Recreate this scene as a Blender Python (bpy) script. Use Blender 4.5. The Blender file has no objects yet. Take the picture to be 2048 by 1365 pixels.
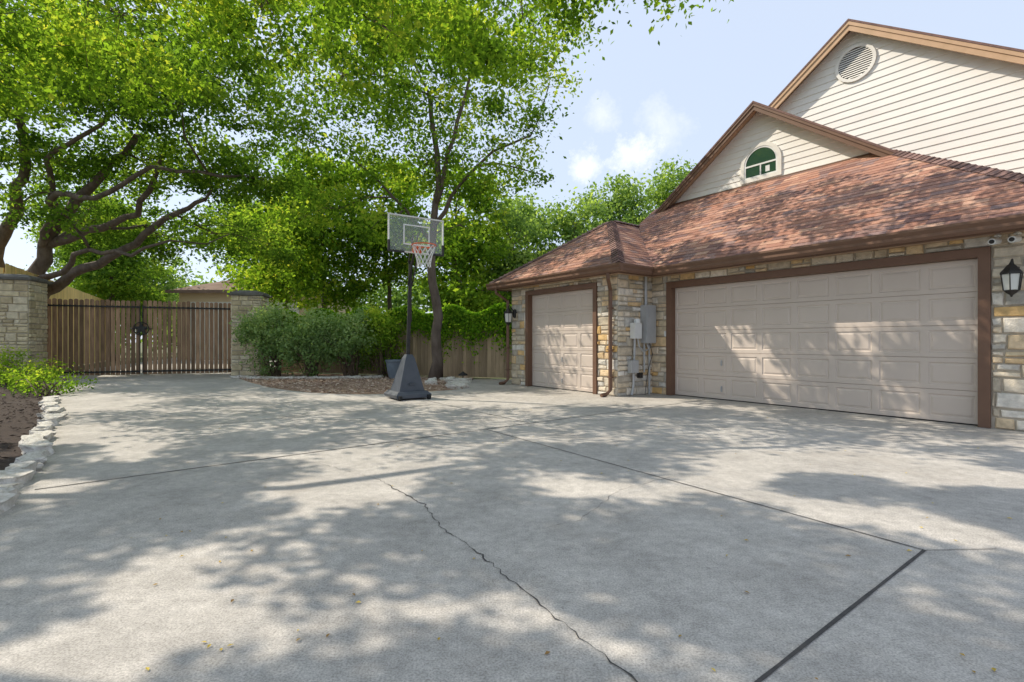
import bpy, math, random
import numpy as np
from mathutils import Vector, Matrix
rad=math.radians
scene=bpy.context.scene
COL=scene.collection

# ------------------------------------------------------------------ materials
def nt(name):
    m=bpy.data.materials.new(name); m.use_nodes=True
    n=m.node_tree; n.nodes.clear()
    out=n.nodes.new('ShaderNodeOutputMaterial')
    return m,n,out
def mixc(n,a,b,f,mode='MIX'):
    x=n.nodes.new('ShaderNodeMix'); x.data_type='RGBA'; x.blend_type=mode
    for sock,val in ((x.inputs[6],a),(x.inputs[7],b),(x.inputs[0],f)):
        if isinstance(val,bpy.types.NodeSocket): n.links.new(val,sock)
        elif isinstance(val,(int,float)): sock.default_value=val
        else: sock.default_value=(*val,1)
    return x.outputs[2]
def noise(n,scale,detail=4,rough=.6,co='Object',vec=None):
    if vec is None:
        tc=n.nodes.new('ShaderNodeTexCoord'); vec=tc.outputs[co]
    x=n.nodes.new('ShaderNodeTexNoise'); x.inputs['Scale'].default_value=scale
    x.inputs['Detail'].default_value=detail; x.inputs['Roughness'].default_value=rough
    n.links.new(vec,x.inputs['Vector']); return x.outputs['Fac']
def ramp(n,fac,stops):
    r=n.nodes.new('ShaderNodeValToRGB'); e=r.color_ramp.elements
    while len(e)<len(stops): e.new(.5)
    for i,(p,c) in enumerate(stops):
        e[i].position=p; e[i].color=(*c,1) if not isinstance(c,(int,float)) else (c,c,c,1)
    n.links.new(fac,r.inputs[0]); return r.outputs[0]
def attr(n,name='tint'):
    a=n.nodes.new('ShaderNodeAttribute'); a.attribute_name=name; return a.outputs['Fac']
def M(name,c1,c2=None,scale=3,rough=.7,bump=.0,bscale=30,metal=0,tint=None,speck=None,stretch=None,mod=(.72,1.12)):
    m,n,out=nt(name)
    p=n.nodes.new('ShaderNodeBsdfPrincipled'); p.inputs['Roughness'].default_value=rough
    p.inputs['Metallic'].default_value=metal
    p.inputs['Specular IOR Level'].default_value=.35
    n.links.new(p.outputs[0],out.inputs[0])
    if c2 is None: c2=tuple(x*.82 for x in c1)
    vec=None
    if stretch:
        tc=n.nodes.new('ShaderNodeTexCoord'); mp=n.nodes.new('ShaderNodeMapping')
        mp.inputs['Scale'].default_value=stretch; n.links.new(tc.outputs['Object'],mp.inputs[0]); vec=mp.outputs[0]
    f=ramp(n,noise(n,scale,5,.6,vec=vec),[(.3,0.0),(.7,1.0)])
    c=mixc(n,c1,c2,f)
    if tint is not None:
        if isinstance(tint,list):
            c=mixc(n,ramp(n,attr(n),tint),ramp(n,noise(n,scale,5,.6,vec=vec),[(.25,mod[0]),(.7,mod[1])]),1.0,'MULTIPLY')
        else:
            c=mixc(n,c,ramp(n,attr(n),[(0,1-tint),(1,1+tint)]),1.0,'MULTIPLY')
    n.links.new(c,p.inputs['Base Color'])
    if bump>0:
        b=n.nodes.new('ShaderNodeBump'); b.inputs['Strength'].default_value=bump; b.inputs['Distance'].default_value=.02
        n.links.new(noise(n,bscale,5,.65,vec=vec),b.inputs['Height']); n.links.new(b.outputs[0],p.inputs['Normal'])
    return m

def leafmat(name,dark,mid,light,trans=.45):
    m,n,out=nt(name)
    t=attr(n)
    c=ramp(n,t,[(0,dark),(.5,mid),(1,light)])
    p=n.nodes.new('ShaderNodeBsdfDiffuse'); n.links.new(c,p.inputs[0])
    tr=n.nodes.new('ShaderNodeBsdfTranslucent')
    k=1.8
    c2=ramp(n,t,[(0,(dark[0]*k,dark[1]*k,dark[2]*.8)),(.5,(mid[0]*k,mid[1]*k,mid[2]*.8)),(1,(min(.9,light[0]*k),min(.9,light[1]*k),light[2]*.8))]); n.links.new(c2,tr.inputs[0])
    mx=n.nodes.new('ShaderNodeMixShader'); mx.inputs[0].default_value=trans
    n.links.new(p.outputs[0],mx.inputs[1]); n.links.new(tr.outputs[0],mx.inputs[2])
    n.links.new(mx.outputs[0],out.inputs[0])
    return m

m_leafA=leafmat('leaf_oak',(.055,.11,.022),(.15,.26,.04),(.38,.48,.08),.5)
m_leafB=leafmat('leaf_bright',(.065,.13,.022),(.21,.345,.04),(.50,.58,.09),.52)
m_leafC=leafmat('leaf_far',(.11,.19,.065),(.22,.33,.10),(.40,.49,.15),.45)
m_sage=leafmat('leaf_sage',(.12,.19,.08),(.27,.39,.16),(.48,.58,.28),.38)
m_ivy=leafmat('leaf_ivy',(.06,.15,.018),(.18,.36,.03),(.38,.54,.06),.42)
m_bark=M('bark',(.20,.155,.125),(.09,.068,.055),6,.95,.9,22,stretch=(1,1,.35))
m_twig=M('twig',(.17,.12,.08),(.10,.07,.05),6,.9,0,30)

def concrete():
    m,n,out=nt('concrete')
    p=n.nodes.new('ShaderNodeBsdfPrincipled'); p.inputs['Roughness'].default_value=.85
    p.inputs['Specular IOR Level'].default_value=.25
    n.links.new(p.outputs[0],out.inputs[0])
    big=ramp(n,noise(n,.35,6,.65),[(.3,0.0),(.7,1.0)])
    c=mixc(n,(.46,.43,.395),(.60,.56,.51),big)
    mid=ramp(n,noise(n,2.2,6,.7),[(.35,.80),(.65,1.08)])
    c=mixc(n,c,mid,1.0,'MULTIPLY')
    m2=ramp(n,noise(n,14,5,.75),[(.35,.82),(.62,1.07)])
    c=mixc(n,c,m2,1.0,'MULTIPLY')
    fine=ramp(n,noise(n,110,3,.7),[(.35,.66),(.6,1.13)])
    c=mixc(n,c,fine,1.0,'MULTIPLY')
    spots=ramp(n,noise(n,38,2,.5),[(.66,0.0),(.73,.55)])
    c=mixc(n,c,(.24,.22,.20),spots)
    st=ramp(n,noise(n,.9,5,.75),[(.54,0.0),(.68,.42)])
    c=mixc(n,c,(.34,.30,.26),st)
    wh=ramp(n,noise(n,1.4,6,.8),[(.62,0.0),(.74,.5)])
    c=mixc(n,c,(.68,.655,.62),wh)
    n.links.new(c,p.inputs['Base Color'])
    b=n.nodes.new('ShaderNodeBump'); b.inputs['Strength'].default_value=.4; b.inputs['Distance'].default_value=.004
    n.links.new(noise(n,120,4,.7),b.inputs['Height'])
    n.links.new(b.outputs[0],p.inputs['Normal'])
    return m
m_conc=concrete()
m_soil=M('soil',(.16,.13,.08),(.10,.14,.05),1.3,.95,.6,12)
m_mulch=M('mulch',(.075,.05,.037),(.032,.022,.017),14,.95,1,60)
m_gravel=M('leaf_litter',(.46,.33,.24),(.26,.16,.11),30,.95,1,70)
m_chips=M('chips',(.4,.28,.2),None,8,.9,.3,40,tint=[(0,(.20,.12,.08)),(.5,(.48,.33,.24)),(1,(.70,.57,.46))])
m_dark=M('joint_dark',(.05,.05,.05),(.10,.09,.085),20,.95)
m_jl=M('joint_faint',(.16,.15,.14),(.26,.24,.22),9,.95)
m_stone=M('limestone',(1,1,1),None,9,.9,.9,24,tint=[(0,(.54,.44,.31)),(.2,(.78,.70,.58)),(.38,(.76,.48,.18)),(.5,(.84,.77,.67)),(.68,(.66,.53,.35)),(.82,(.46,.43,.38)),(1,(.86,.81,.73))],mod=(.64,1.12))
m_mortar=M('mortar',(.52,.46,.38),(.40,.35,.28),12,.95,.5,60)
m_pstone=M('pillar_limestone',(1,1,1),None,6,.9,.9,20,tint=[(0,(.50,.40,.25)),(.35,(.76,.64,.42)),(.7,(.65,.54,.37)),(1,(.80,.71,.53))],mod=(.6,1.12))
m_rock=M('white_rock',(.80,.77,.71),(.48,.44,.38),5,.9,.8,18)
m_slate=M('slate',(.11,.105,.10),(.21,.20,.18),6,.85,.7,20)
m_brown=M('brown_paint',(.18,.10,.064),(.15,.082,.053),4,.5,.1,40)
m_tan=M('tan_paint',(.56,.36,.22),(.48,.31,.18),4,.6,.1,40)
m_soff=M('soffit_paint',(.48,.33,.22),(.42,.29,.19),3,.65)
m_door=M('door_paint',(.62,.53,.46),(.575,.49,.425),1.4,.5,.06,90)
m_siding=M('siding_paint',(.82,.785,.73),(.77,.735,.685),2,.65,.12,60,tint=.03)
m_trim=M('window_trim',(.82,.78,.71),None,3,.55)
m_white=M('white_plastic',(.76,.76,.74),(.66,.66,.64),4,.45)
m_grey=M('grey_metal',(.48,.49,.50),(.40,.41,.42),5,.45,.1,40,metal=.2)
m_black=M('black_iron',(.025,.025,.027),(.05,.045,.04),12,.5,.3,50,metal=.3)
m_pick=M('weathered_cedar',(.42,.26,.16),(.20,.125,.075),2.2,.9,.5,22,tint=.4,stretch=(6,6,.8))
m_fence=M('fence_cedar',(.50,.37,.24),(.33,.24,.155),2.2,.9,.5,22,tint=.28,stretch=(6,6,.8))
m_yfence=M('new_cedar',(.88,.66,.28),(.78,.56,.22),2.2,.85,.4,22,tint=.15,stretch=(6,6,.8))
m_shing=M('shingle',(1,1,1),None,3.5,.95,.7,110,tint=[(0,(.19,.11,.10)),(.2,(.37,.185,.13)),(.45,(.46,.25,.18)),(.6,(.27,.18,.165)),(.8,(.41,.195,.13)),(1,(.57,.35,.25))],mod=(.82,1.12))
m_ridge=M('ridge_cap',(.26,.155,.13),(.16,.10,.09),5,.95,.8,70,tint=.35)
m_plast=M('hoop_plastic',(.06,.07,.085),(.08,.09,.11),5,.5,.1,60)
m_orange=M('rim_paint',(.80,.16,.05),None,5,.4)
m_net=M('net_cord',(.85,.85,.83),None,5,.8)
m_pot=M('glazed_pot',(.12,.15,.19),(.19,.23,.27),4,.35)
m_yleaf=M('fallen_leaf',(1,1,1),None,8,.8,tint=[(0,(.25,.13,.05)),(.5,(.58,.40,.07)),(1,(.70,.55,.12))])
m_nroof=M('far_roof',(.26,.18,.14),(.18,.12,.09),2,.95,.5,20)
m_nwall=M('far_wall',(.72,.56,.38),(.66,.51,.34),1,.8)
m_rubber=M('rubber',(.02,.02,.02),None,5,.8)
def glass(name,col,alpha,rough=.05,spec=.5):
    m,n,out=nt(name)
    p=n.nodes.new('ShaderNodeBsdfPrincipled'); p.inputs['Base Color'].default_value=(*col,1)
    p.inputs['Roughness'].default_value=rough; p.inputs['Alpha'].default_value=alpha
    p.inputs['Specular IOR Level'].default_value=spec
    n.links.new(p.outputs[0],out.inputs[0]); return m
m_acry=glass('acrylic',(.8,.85,.88),.12)
m_lglass=glass('lamp_glass',(.8,.8,.76),.75,.2)
m_wglass=glass('window_glass',(.03,.07,.045),1,.03)

# ------------------------------------------------------------------ mesh builder
class MB:
    def __init__(s): s.v=[]; s.f=[]; s.t=[]; s.m=[]
    def add(s,vs,fs,tint=.5,m=0):
        k=len(s.v); s.v+= [tuple(v) for v in vs]
        for f in fs: s.f.append([i+k for i in f]); s.t.append(tint); s.m.append(m)
    def obox(s,o,a,b,c,tint=.5,m=0):
        o,a,b,c=map(Vector,(o,a,b,c))
        vs=[o,o+a,o+a+b,o+b,o+c,o+a+c,o+a+b+c,o+b+c]
        s.add(vs,[(0,3,2,1),(4,5,6,7),(0,1,5,4),(1,2,6,5),(2,3,7,6),(3,0,4,7)],tint,m)
    def box(s,x0,x1,y0,y1,z0,z1,tint=.5,m=0):
        s.obox((x0,y0,z0),(x1-x0,0,0),(0,y1-y0,0),(0,0,z1-z0),tint,m)
    def bbox(s,x0,x1,y0,y1,z0,z1,b=.01,tint=.5,m=0):
        vs=[];
        for z,i in ((z0,b),(z0+b,0),(z1-b,0),(z1,b)):
            vs+=[(x0+i,y0+i,z),(x1-i,y0+i,z),(x1-i,y1-i,z),(x0+i,y1-i,z)]
        fs=[(3,2,1,0),(12,13,14,15)]
        for r in range(3):
            for k in range(4):
                a=r*4+k; c=r*4+(k+1)%4; fs.append((a,c,c+4,a+4))
        s.add(vs,fs,tint,m)
    def prism(s,pts,axis,a0,a1,tint=.5,m=0):
        n=len(pts)
        if axis=='y': vs=[(p[0],a0,p[1]) for p in pts]+[(p[0],a1,p[1]) for p in pts]
        elif axis=='x': vs=[(a0,p[0],p[1]) for p in pts]+[(a1,p[0],p[1]) for p in pts]
        else: vs=[(p[0],p[1],a0) for p in pts]+[(p[0],p[1],a1) for p in pts]
        fs=[tuple(range(n)),tuple(range(2*n-1,n-1,-1))]+[(i,i+n,(i+1)%n+n,(i+1)%n) for i in range(n)]
        s.add(vs,fs,tint,m)
    def tube(s,pts,rs,n=8,tint=.5,m=0,rng=None,jit=0):
        pts=[Vector(p) for p in pts]
        if isinstance(rs,(int,float)): rs=[rs]*len(pts)
        vs=[]; prev=None
        for i,p in enumerate(pts):
            d=(pts[min(i+1,len(pts)-1)]-pts[max(i-1,0)])
            if d.length<1e-6: d=Vector((0,0,1))
            d.normalize()
            if prev is None:
                ref=Vector((1,0,0)) if abs(d.x)<.8 else Vector((0,1,0))
            else: ref=prev
            a=(ref-d*ref.dot(d)).normalized(); prev=a; b=d.cross(a)
            for k in range(n):
                th=2*math.pi*k/n; r=rs[i]*(1+(rng.uniform(-jit,jit) if rng else 0))
                vs.append(p+a*math.cos(th)*r+b*math.sin(th)*r)
        fs=[]
        for i in range(len(pts)-1):
            for k in range(n):
                k2=(k+1)%n; fs.append((i*n+k,i*n+k2,(i+1)*n+k2,(i+1)*n+k))
        fs.append(tuple(range(n-1,-1,-1))); L=(len(pts)-1)*n; fs.append(tuple(L+k for k in range(n)))
        s.add(vs,fs,tint,m)
    def lathe(s,prof,c,n=16,tint=.5,m=0,sq=None):
        vs=[];fs=[]
        for r,z in prof:
            for k in range(n):
                th=2*math.pi*(k+.5)/n; vs.append((c[0]+math.cos(th)*r,c[1]+math.sin(th)*r,c[2]+z))
        for i in range(len(prof)-1):
            for k in range(n):
                k2=(k+1)%n; fs.append((i*n+k,i*n+k2,(i+1)*n+k2,(i+1)*n+k))
        fs.append(tuple(range(n-1,-1,-1))); L=(len(prof)-1)*n; fs.append(tuple(L+k for k in range(n)))
        s.add(vs,fs,tint,m)

OFF={}
def mkmesh(mb,name,mats,off,smooth=False):
    me=bpy.data.meshes.new(name)
    ox,oy,oz=off
    me.from_pydata([(x-ox,y-oy,z-oz) for x,y,z in mb.v],[],mb.f)
    a=me.attributes.new('tint','FLOAT','FACE'); a.data.foreach_set('value',mb.t)
    for m in (mats if isinstance(mats,list) else [mats]): me.materials.append(m)
    me.polygons.foreach_set('material_index',mb.m)
    if smooth: me.polygons.foreach_set('use_smooth',[True]*len(mb.f))
    me.update(); return me
def root(name,label,cat,loc,off=None,rotz=0,group=None):
    e=bpy.data.objects.new(name,None); e.empty_display_size=.3
    e.location=loc; e.rotation_euler=(0,0,rotz); COL.objects.link(e)
    e['label']=label; e['category']=cat
    if group: e['group']=group
    OFF[e.name]=loc if off is None else off
    return e
def part(mb,name,mats,parent,label=None,smooth=False,off=None):
    o_=off if off is not None else OFF[parent.name]
    me=mkmesh(mb,name,mats,o_,smooth)
    o=bpy.data.objects.new(name,me); COL.objects.link(o); o.parent=parent
    OFF[o.name]=o_
    if label: o['label']=label
    return o
def thing(mb,name,mats,label,cat,origin=(0,0,0),group=None,kind=None,smooth=False):
    me=mkmesh(mb,name,mats,origin,smooth)
    o=bpy.data.objects.new(name,me); COL.objects.link(o); o.location=origin
    if kind!='structure':
        o['label']=label; o['category']=cat
    if kind: o['kind']=kind
    if group: o['group']=group
    return o

# ------------------------------------------------------------------ pattern helpers
def clip(poly,ax,val,sign):
    out=[]
    for i in range(len(poly)):
        a=poly[i]; b=poly[(i+1)%len(poly)]
        da=(a[ax]-val)*sign; db=(b[ax]-val)*sign
        if da>=0: out.append(a)
        if (da>=0)!=(db>=0):
            t=da/(da-db); out.append((a[0]+(b[0]-a[0])*t,a[1]+(b[1]-a[1])*t))
    return out
def courses(mb,o,U,V,poly,row,tab,lift,rng,m=0,tj=1.0):
    o,U,V=Vector(o),Vector(U).normalized(),Vector(V).normalized(); N=U.cross(V)
    vmin=min(p[1] for p in poly); vmax=max(p[1] for p in poly)
    umin=min(p[0] for p in poly); umax=max(p[0] for p in poly)
    v=vmin
    while v<vmax-1e-4:
        band=clip(clip(poly,1,v,1),1,v+row,-1)
        us=[umin-.01]
        if tab:
            u=umin-rng.random()*tab
            us=[umin-.01]
            while u<umax:
                u+=tab*rng.uniform(.55,1.35); us.append(min(u,umax+.01))
        else: us=[umin-.01,umax+.01]
        for i in range(len(us)-1):
            c=clip(clip(band,0,us[i],1),0,us[i+1],-1) if len(band)>2 else []
            if len(c)<3: continue
            l=lift*rng.uniform(.85,1.2) if tab else lift
            tt=rng.random()*tj+(1-tj)*.5
            vs=[o+U*p[0]+V*p[1]+N*(l*(1-(p[1]-v)/row)) for p in c]
            mb.add(vs,[tuple(range(len(vs)))],tt,m)
            low=[p for p in c if abs(p[1]-v)<1e-5]
            if len(low)>=2:
                a=min(low); b=max(low)
                P=o+U*a[0]+V*a[1]; Q=o+U*b[0]+V*b[1]
                mb.add([P,Q,Q+N*l,P+N*l],[(0,1,2,3)],tt,m)
        v+=row
def stones(mb,o,U,N,W,H,rng,holes=(),rh=(.10,.24),bl=(.16,.5),g=.010,tm=None):
    o,U,N=Vector(o),Vector(U),Vector(N); Z=Vector((0,0,1))
    def emit(u0,u1,v0,v1):
        for h in holes:
            if u0<h[1] and u1>h[0] and v0<h[3] and v1>h[2]:
                if u0<h[0]: emit(u0,h[0],v0,v1)
                if u1>h[1]: emit(h[1],u1,v0,v1)
                a,b=max(u0,h[0]),min(u1,h[1])
                if v0<h[2]: emit(a,b,v0,h[2])
                if v1>h[3]: emit(a,b,h[3],v1)
                return
        if u1-u0<.04 or v1-v0<.035: return
        d=rng.uniform(.018,.042); i=min(.018,(v1-v0)*.2)
        q=[(u0+g,v0+g),(u1-g,v0+g),(u1-g,v1-g),(u0+g,v1-g)]
        j=lambda:rng.uniform(-.009,.009)
        q=[(a+j(),b+j()) for a,b in q]
        sg=[(1,1),(-1,1),(-1,-1),(1,-1)]
        vs=[o+U*a+Z*b for a,b in q]
        vs+=[o+U*(a+i*.3*s1)+Z*(b+i*.3*s2)+N*d*.7 for (a,b),(s1,s2) in zip(q,sg)]
        vs+=[o+U*(a+i*s1)+Z*(b+i*s2)+N*(d+rng.uniform(-.008,.008)) for (a,b),(s1,s2) in zip(q,sg)]
        fs=[(8,9,10,11)]
        for r in (0,4):
            for k in range(4): fs.append((r+k,r+(k+1)%4,r+(k+1)%4+4,r+k+4))
        mb.add(vs,fs,rng.random())
    v=0
    while v<H-.02:
        h=rng.uniform(*rh)
        if v+h>H-.06: h=H-v
        u=0
        while u<W-.01:
            l=rng.uniform(*bl)
            if u+l>W-.1: l=W-u
            if h>.17 and rng.random()<.4:
                k=rng.uniform(.4,.6)*h
                emit(u,u+l,v,v+k); 
                if l>.3: 
                    c=rng.uniform(.35,.65)*l; emit(u,u+c,v+k,v+h); emit(u+c,u+l,v+k,v+h)
                else: emit(u,u+l,v+k,v+h)
            else: emit(u,u+l,v,v+h)
            u+=l
        v+=h

# ------------------------------------------------------------------ leaves
def leafmesh(name,P,size,tint,seed,mat,off,up=.5):
    g=np.random.default_rng(seed); N=len(P)
    n=g.normal(size=(N,3)); n/=np.linalg.norm(n,axis=1)[:,None]; n[:,2]+=up
    n/=np.linalg.norm(n,axis=1)[:,None]
    r=g.normal(size=(N,3)); a=r-n*np.sum(r*n,1)[:,None]; a/=np.linalg.norm(a,axis=1)[:,None]
    b=np.cross(n,a)
    L=(size*g.uniform(.6,1.3,N))[:,None]; W=L*g.uniform(.45,.7,N)[:,None]
    P=P-np.array(off)
    v=np.empty((N,4,3))
    v[:,0]=P-a*L*.5; v[:,1]=P+b*W*.5+n*L*.08; v[:,2]=P+a*L*.5; v[:,3]=P-b*W*.5+n*L*.08
    me=bpy.data.meshes.new(name)
    me.vertices.add(N*4); me.vertices.foreach_set('co',v.reshape(-1).astype(np.float32))
    me.loops.add(N*4); me.loops.foreach_set('vertex_index',np.arange(N*4,dtype=np.int32))
    me.polygons.add(N); me.polygons.foreach_set('loop_start',np.arange(0,N*4,4,dtype=np.int32))
    me.update(calc_edges=True)
    at=me.attributes.new('tint','FLOAT','FACE'); at.data.foreach_set('value',np.clip(tint,0,1).astype(np.float32))
    me.materials.append(mat); return me
NL=0
def clumps(blobs,dens,leaves,cr,seed,flat=.6):
    # a blob with an eighth value gets fewer, fuller leaf masses, shaped for crisp dapples
    global NL
    g=np.random.default_rng(seed); Ps=[];Ts=[];C=[];Z=[]
    for bi,b in enumerate(blobs):
        x,y,z,rx,ry,rz=b[:6]; k=b[6] if len(b)>6 else 1
        tight=len(b)>7
        n=max(3,int((b[7] if tight else dens)*k*rx*ry*rz**.5))
        d=g.normal(size=(n,3)); d/=np.linalg.norm(d,axis=1)[:,None]
        rr=g.uniform(.1,1.1,n)**.5
        c=np.array([x,y,z])+d*rr[:,None]*np.array([rx,ry,rz])
        C.append((bi,c))
        for ci in c:
            if tight:
                s=g.uniform(.28,.75); m=int(380*(s/.5)**2)
                q=g.normal(size=(m,3)); q/=np.linalg.norm(q,axis=1)[:,None]
                q*=(g.random(m)**.45)[:,None]*np.array([s*g.uniform(.7,1.4),s*g.uniform(.7,1.4),s*.5])
                p=ci+q; zs=1.25
            else:
                m=int(leaves*g.uniform(.3,1.6)); s=cr*g.uniform(.6,1.3)
                p=ci+g.normal(size=(m,3))*np.array([s,s,s*flat]); zs=1.0
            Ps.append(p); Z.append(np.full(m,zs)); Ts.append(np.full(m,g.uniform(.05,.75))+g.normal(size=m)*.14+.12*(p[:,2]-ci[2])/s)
    P=np.concatenate(Ps); NL+=len(P)
    clumps.z=np.concatenate(Z)
    return P,np.concatenate(Ts),C
def tree(name,label,cat,base,trunks,blobs,mat,seed,dens=6,leaves=60,cr=.38,size=.085,limb_r=.07,group=None,flat=.6,twigs=.5,wig=1):
    rng=random.Random(seed)
    rt=root(name,label,cat,base,group=group)
    mb=MB(); nodes=[]
    for pts,r0,r1 in trunks:
        P=[]
        for i in range(len(pts)-1):
            a,b=Vector(pts[i]),Vector(pts[i+1])
            k=max(2,int((b-a).length/.5))
            for j in range(k):
                q=a.lerp(b,j/k); 
                if j: q+=Vector((rng.uniform(-1,1),rng.uniform(-1,1),rng.uniform(-.7,.7)))*min(r0*.6,.10)*wig
                P.append(q)
        P.append(Vector(pts[-1])); n=len(P)
        R=[r0+(r1-r0)*(i/(n-1))**.8 for i in range(n)]
        if P[0].z<.1: R[0]*=1.35
        mb.tube(P,R,10,rng=rng,jit=.07); 
        nodes+= [(P[i],R[i]) for i in range(n//3,n)]
    P,T,C=clumps(blobs,dens,leaves,cr,seed,flat); ZS=clumps.z
    tw=MB()
    for bi,c in C:
        ctr=Vector(blobs[bi][:3])
        src,sr=min(nodes,key=lambda q:(q[0]-ctr).length+ (2 if q[0].z>ctr.z+.5 else 0))
        L=(ctr-src).length; r=min(limb_r*(.6+L*.08),sr*.75)
        m1=src.lerp(ctr,.33)+Vector((rng.uniform(-.25,.25),rng.uniform(-.25,.25),rng.uniform(-.1,.4)))*min(1,L*.4)
        m2=src.lerp(ctr,.66)+Vector((rng.uniform(-.35,.35),rng.uniform(-.35,.35),rng.uniform(-.1,.4)))*min(1,L*.4)
        mb.tube([src,m1,m2,ctr],[r,r*.85,r*.65,r*.45],7,rng=rng,jit=.08)
        hubs=[m2,ctr]
        for ci in c:
            if rng.random()<twigs:
                q=Vector(ci); h=rng.choice(hubs)
                mid=h.lerp(q,.5)+Vector((rng.uniform(-.2,.2),rng.uniform(-.2,.2),rng.uniform(-.05,.25)))
                tw.tube([h,mid,q],[r*.3,r*.2,.006],4)
    part(mb,'trunk',m_bark,rt,smooth=True)
    if tw.v: part(tw,'branch',m_twig,rt)
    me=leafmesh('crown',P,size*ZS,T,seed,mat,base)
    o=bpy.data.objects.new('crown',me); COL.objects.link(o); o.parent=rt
    return rt

# ================================================================== GROUND
EDGE=[(-3.3,2.4),(-3.65,3.45),(-4.2,4.2),(-4.72,4.9),(-5.3,5.6),(-6.1,6.5),(-7.05,7.7),(-8.2,8.9),(-9.35,10.15),(-11.0,11.9)]
mb=MB(); mb.add([(-300,-60,-.03),(300,-60,-.03),(300,500,-.03),(-300,500,-.03)],[(0,1,2,3)])
thing(mb,'ground',m_soil,'','',kind='structure')
mb=MB()
drv=[(-2.7,-5),(14,-5),(14,12),(3,16.2),(-1.2,15.6),(-1.25,14),(-1.2,12.6),(-1.6,12.15),(-2.1,11.8),(-2.6,11.4),(-3.2,11.25),(-3.9,11.3),(-4.7,11.65),(-5.5,12.2),(-6.3,12.95),(-7.6,14.5),(-8.8,16.1),(-9.2,16.9),(-10.3,18.1),(-11.2,24),(-14,45),(-28,45),(-20,26),(-16,16.6),(-14.2,15.3),(-12.8,13.8)]+EDGE[::-1]+[(-2.95,1.2)]
n=len(drv); mb.add([(x,y,0) for x,y in drv]+[(x,y,-.1) for x,y in drv],[tuple(range(n))]+[(i,i+n,(i+1)%n+n,(i+1)%n) for i in range(n)])
thing(mb,'driveway',m_conc,'','',kind='structure')
mb=MB()
bed=[(-9.3,17.0),(-8.8,16.1),(-7.6,14.5),(-6.3,12.95),(-5.5,12.2),(-4.7,11.65),(-3.9,11.3),(-3.2,11.25),(-2.6,11.4),(-2.1,11.8),(-1.6,12.15),(-1.2,12.6),(-1.25,14),(-1.25,16.4),(-9.4,19.4)]
mb.add([(x,y,-.008) for x,y in bed],[tuple(range(len(bed)))])
thing(mb,'garden_bed_ground',m_gravel,'','',kind='structure')
mb=MB()
lb=EDGE[1:]+[(-12.8,13.8),(-14.2,15.3),(-18,16),(-20,8),(-12,-2),(-2.9,-2),(-2.95,1.2),(-3.3,2.4)]
mb.add([(x,y,-.01) for x,y in lb],[tuple(reversed(range(len(lb))))])
thing(mb,'mulch_bed_ground',m_mulch,'','',kind='structure')

ux,uy=.594,-.804; nx,ny=.8044,.5941
def W(s,t,z=0): return (s*ux+t*nx, s*uy+t*ny, z)
def strip(pts,w,mat,name,rng,z=.004,jit=0):
    mb=MB(); P=[]
    for i in range(len(pts)-1):
        a,b=Vector((*pts[i],0)),Vector((*pts[i+1],0)); k=max(1,int((b-a).length/(.04 if jit else .12)))
        nn=Vector((-(b-a).y,(b-a).x,0)).normalized()
        for j in range(k): P.append(a.lerp(b,j/k)+nn*rng.uniform(-jit,jit))
    P.append(Vector((*pts[-1],0))); vs=[]
    for i,p in enumerate(P):
        d=(P[min(i+1,len(P)-1)]-P[max(i-1,0)]).normalized(); q=Vector((-d.y,d.x,0))
        ww=w*(rng.uniform(.15,1.4) if jit else rng.uniform(.75,1.15))/2
        vs+=[(p.x+q.x*ww,p.y+q.y*ww,z),(p.x-q.x*ww,p.y-q.y*ww,z)]
    mb.add(vs,[(2*i,2*i+1,2*i+3,2*i+2) for i in range(len(P)-1)])
    thing(mb,name,mat,'','',kind='structure')
R=random.Random(3)
w2=lambda s,t:W(s,t)[:2]
strip([w2(-5.53,-.7),w2(-5.65,3),w2(-5.85,9.2)],.018,m_dark,'driveway_joint',R)
strip([w2(-5.7,3.75),w2(-.9,3.6)],.011,m_dark,'driveway_joint',R)
strip([w2(-.9,3.6),w2(-.9,-1.5)],.017,m_dark,'driveway_joint',R)
strip([w2(-.9,3.6),w2(-.66,3.96)],.006,m_jl,'driveway_joint',R)
strip([w2(-9.6,4.6),w2(-5.75,4.55)],.016,m_jl,'driveway_joint',R)
strip([w2(-8.3,.2),w2(-8.5,4.5)],.014,m_jl,'driveway_joint',R)
strip([w2(-9.6,4.6),w2(-9.7,8.2)],.016,m_jl,'driveway_joint',R)
strip([w2(-14.2,-3.9),w2(-11.5,4.6)],.016,m_jl,'driveway_joint',R)
strip([(-1.14,4.32),(-.9,3.98),(-.64,3.66),(-.43,3.17),(-.21,2.87),(-.01,2.51),(.13,2.27),(.275,2.02),(.45,1.757),(.6,1.4)],.007,m_dark,'driveway_crack',R,jit=.013)
strip([(1.39,4.4),(.87,4.03),(.64,3.66),(.46,3.35),(.15,3.17)],.004,m_jl,'driveway_crack',R,jit=.014)
strip([(-1.9,4.9),(-1.5,4.6),(-1.14,4.32)],.004,m_jl,'driveway_crack',R,jit=.012)

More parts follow.
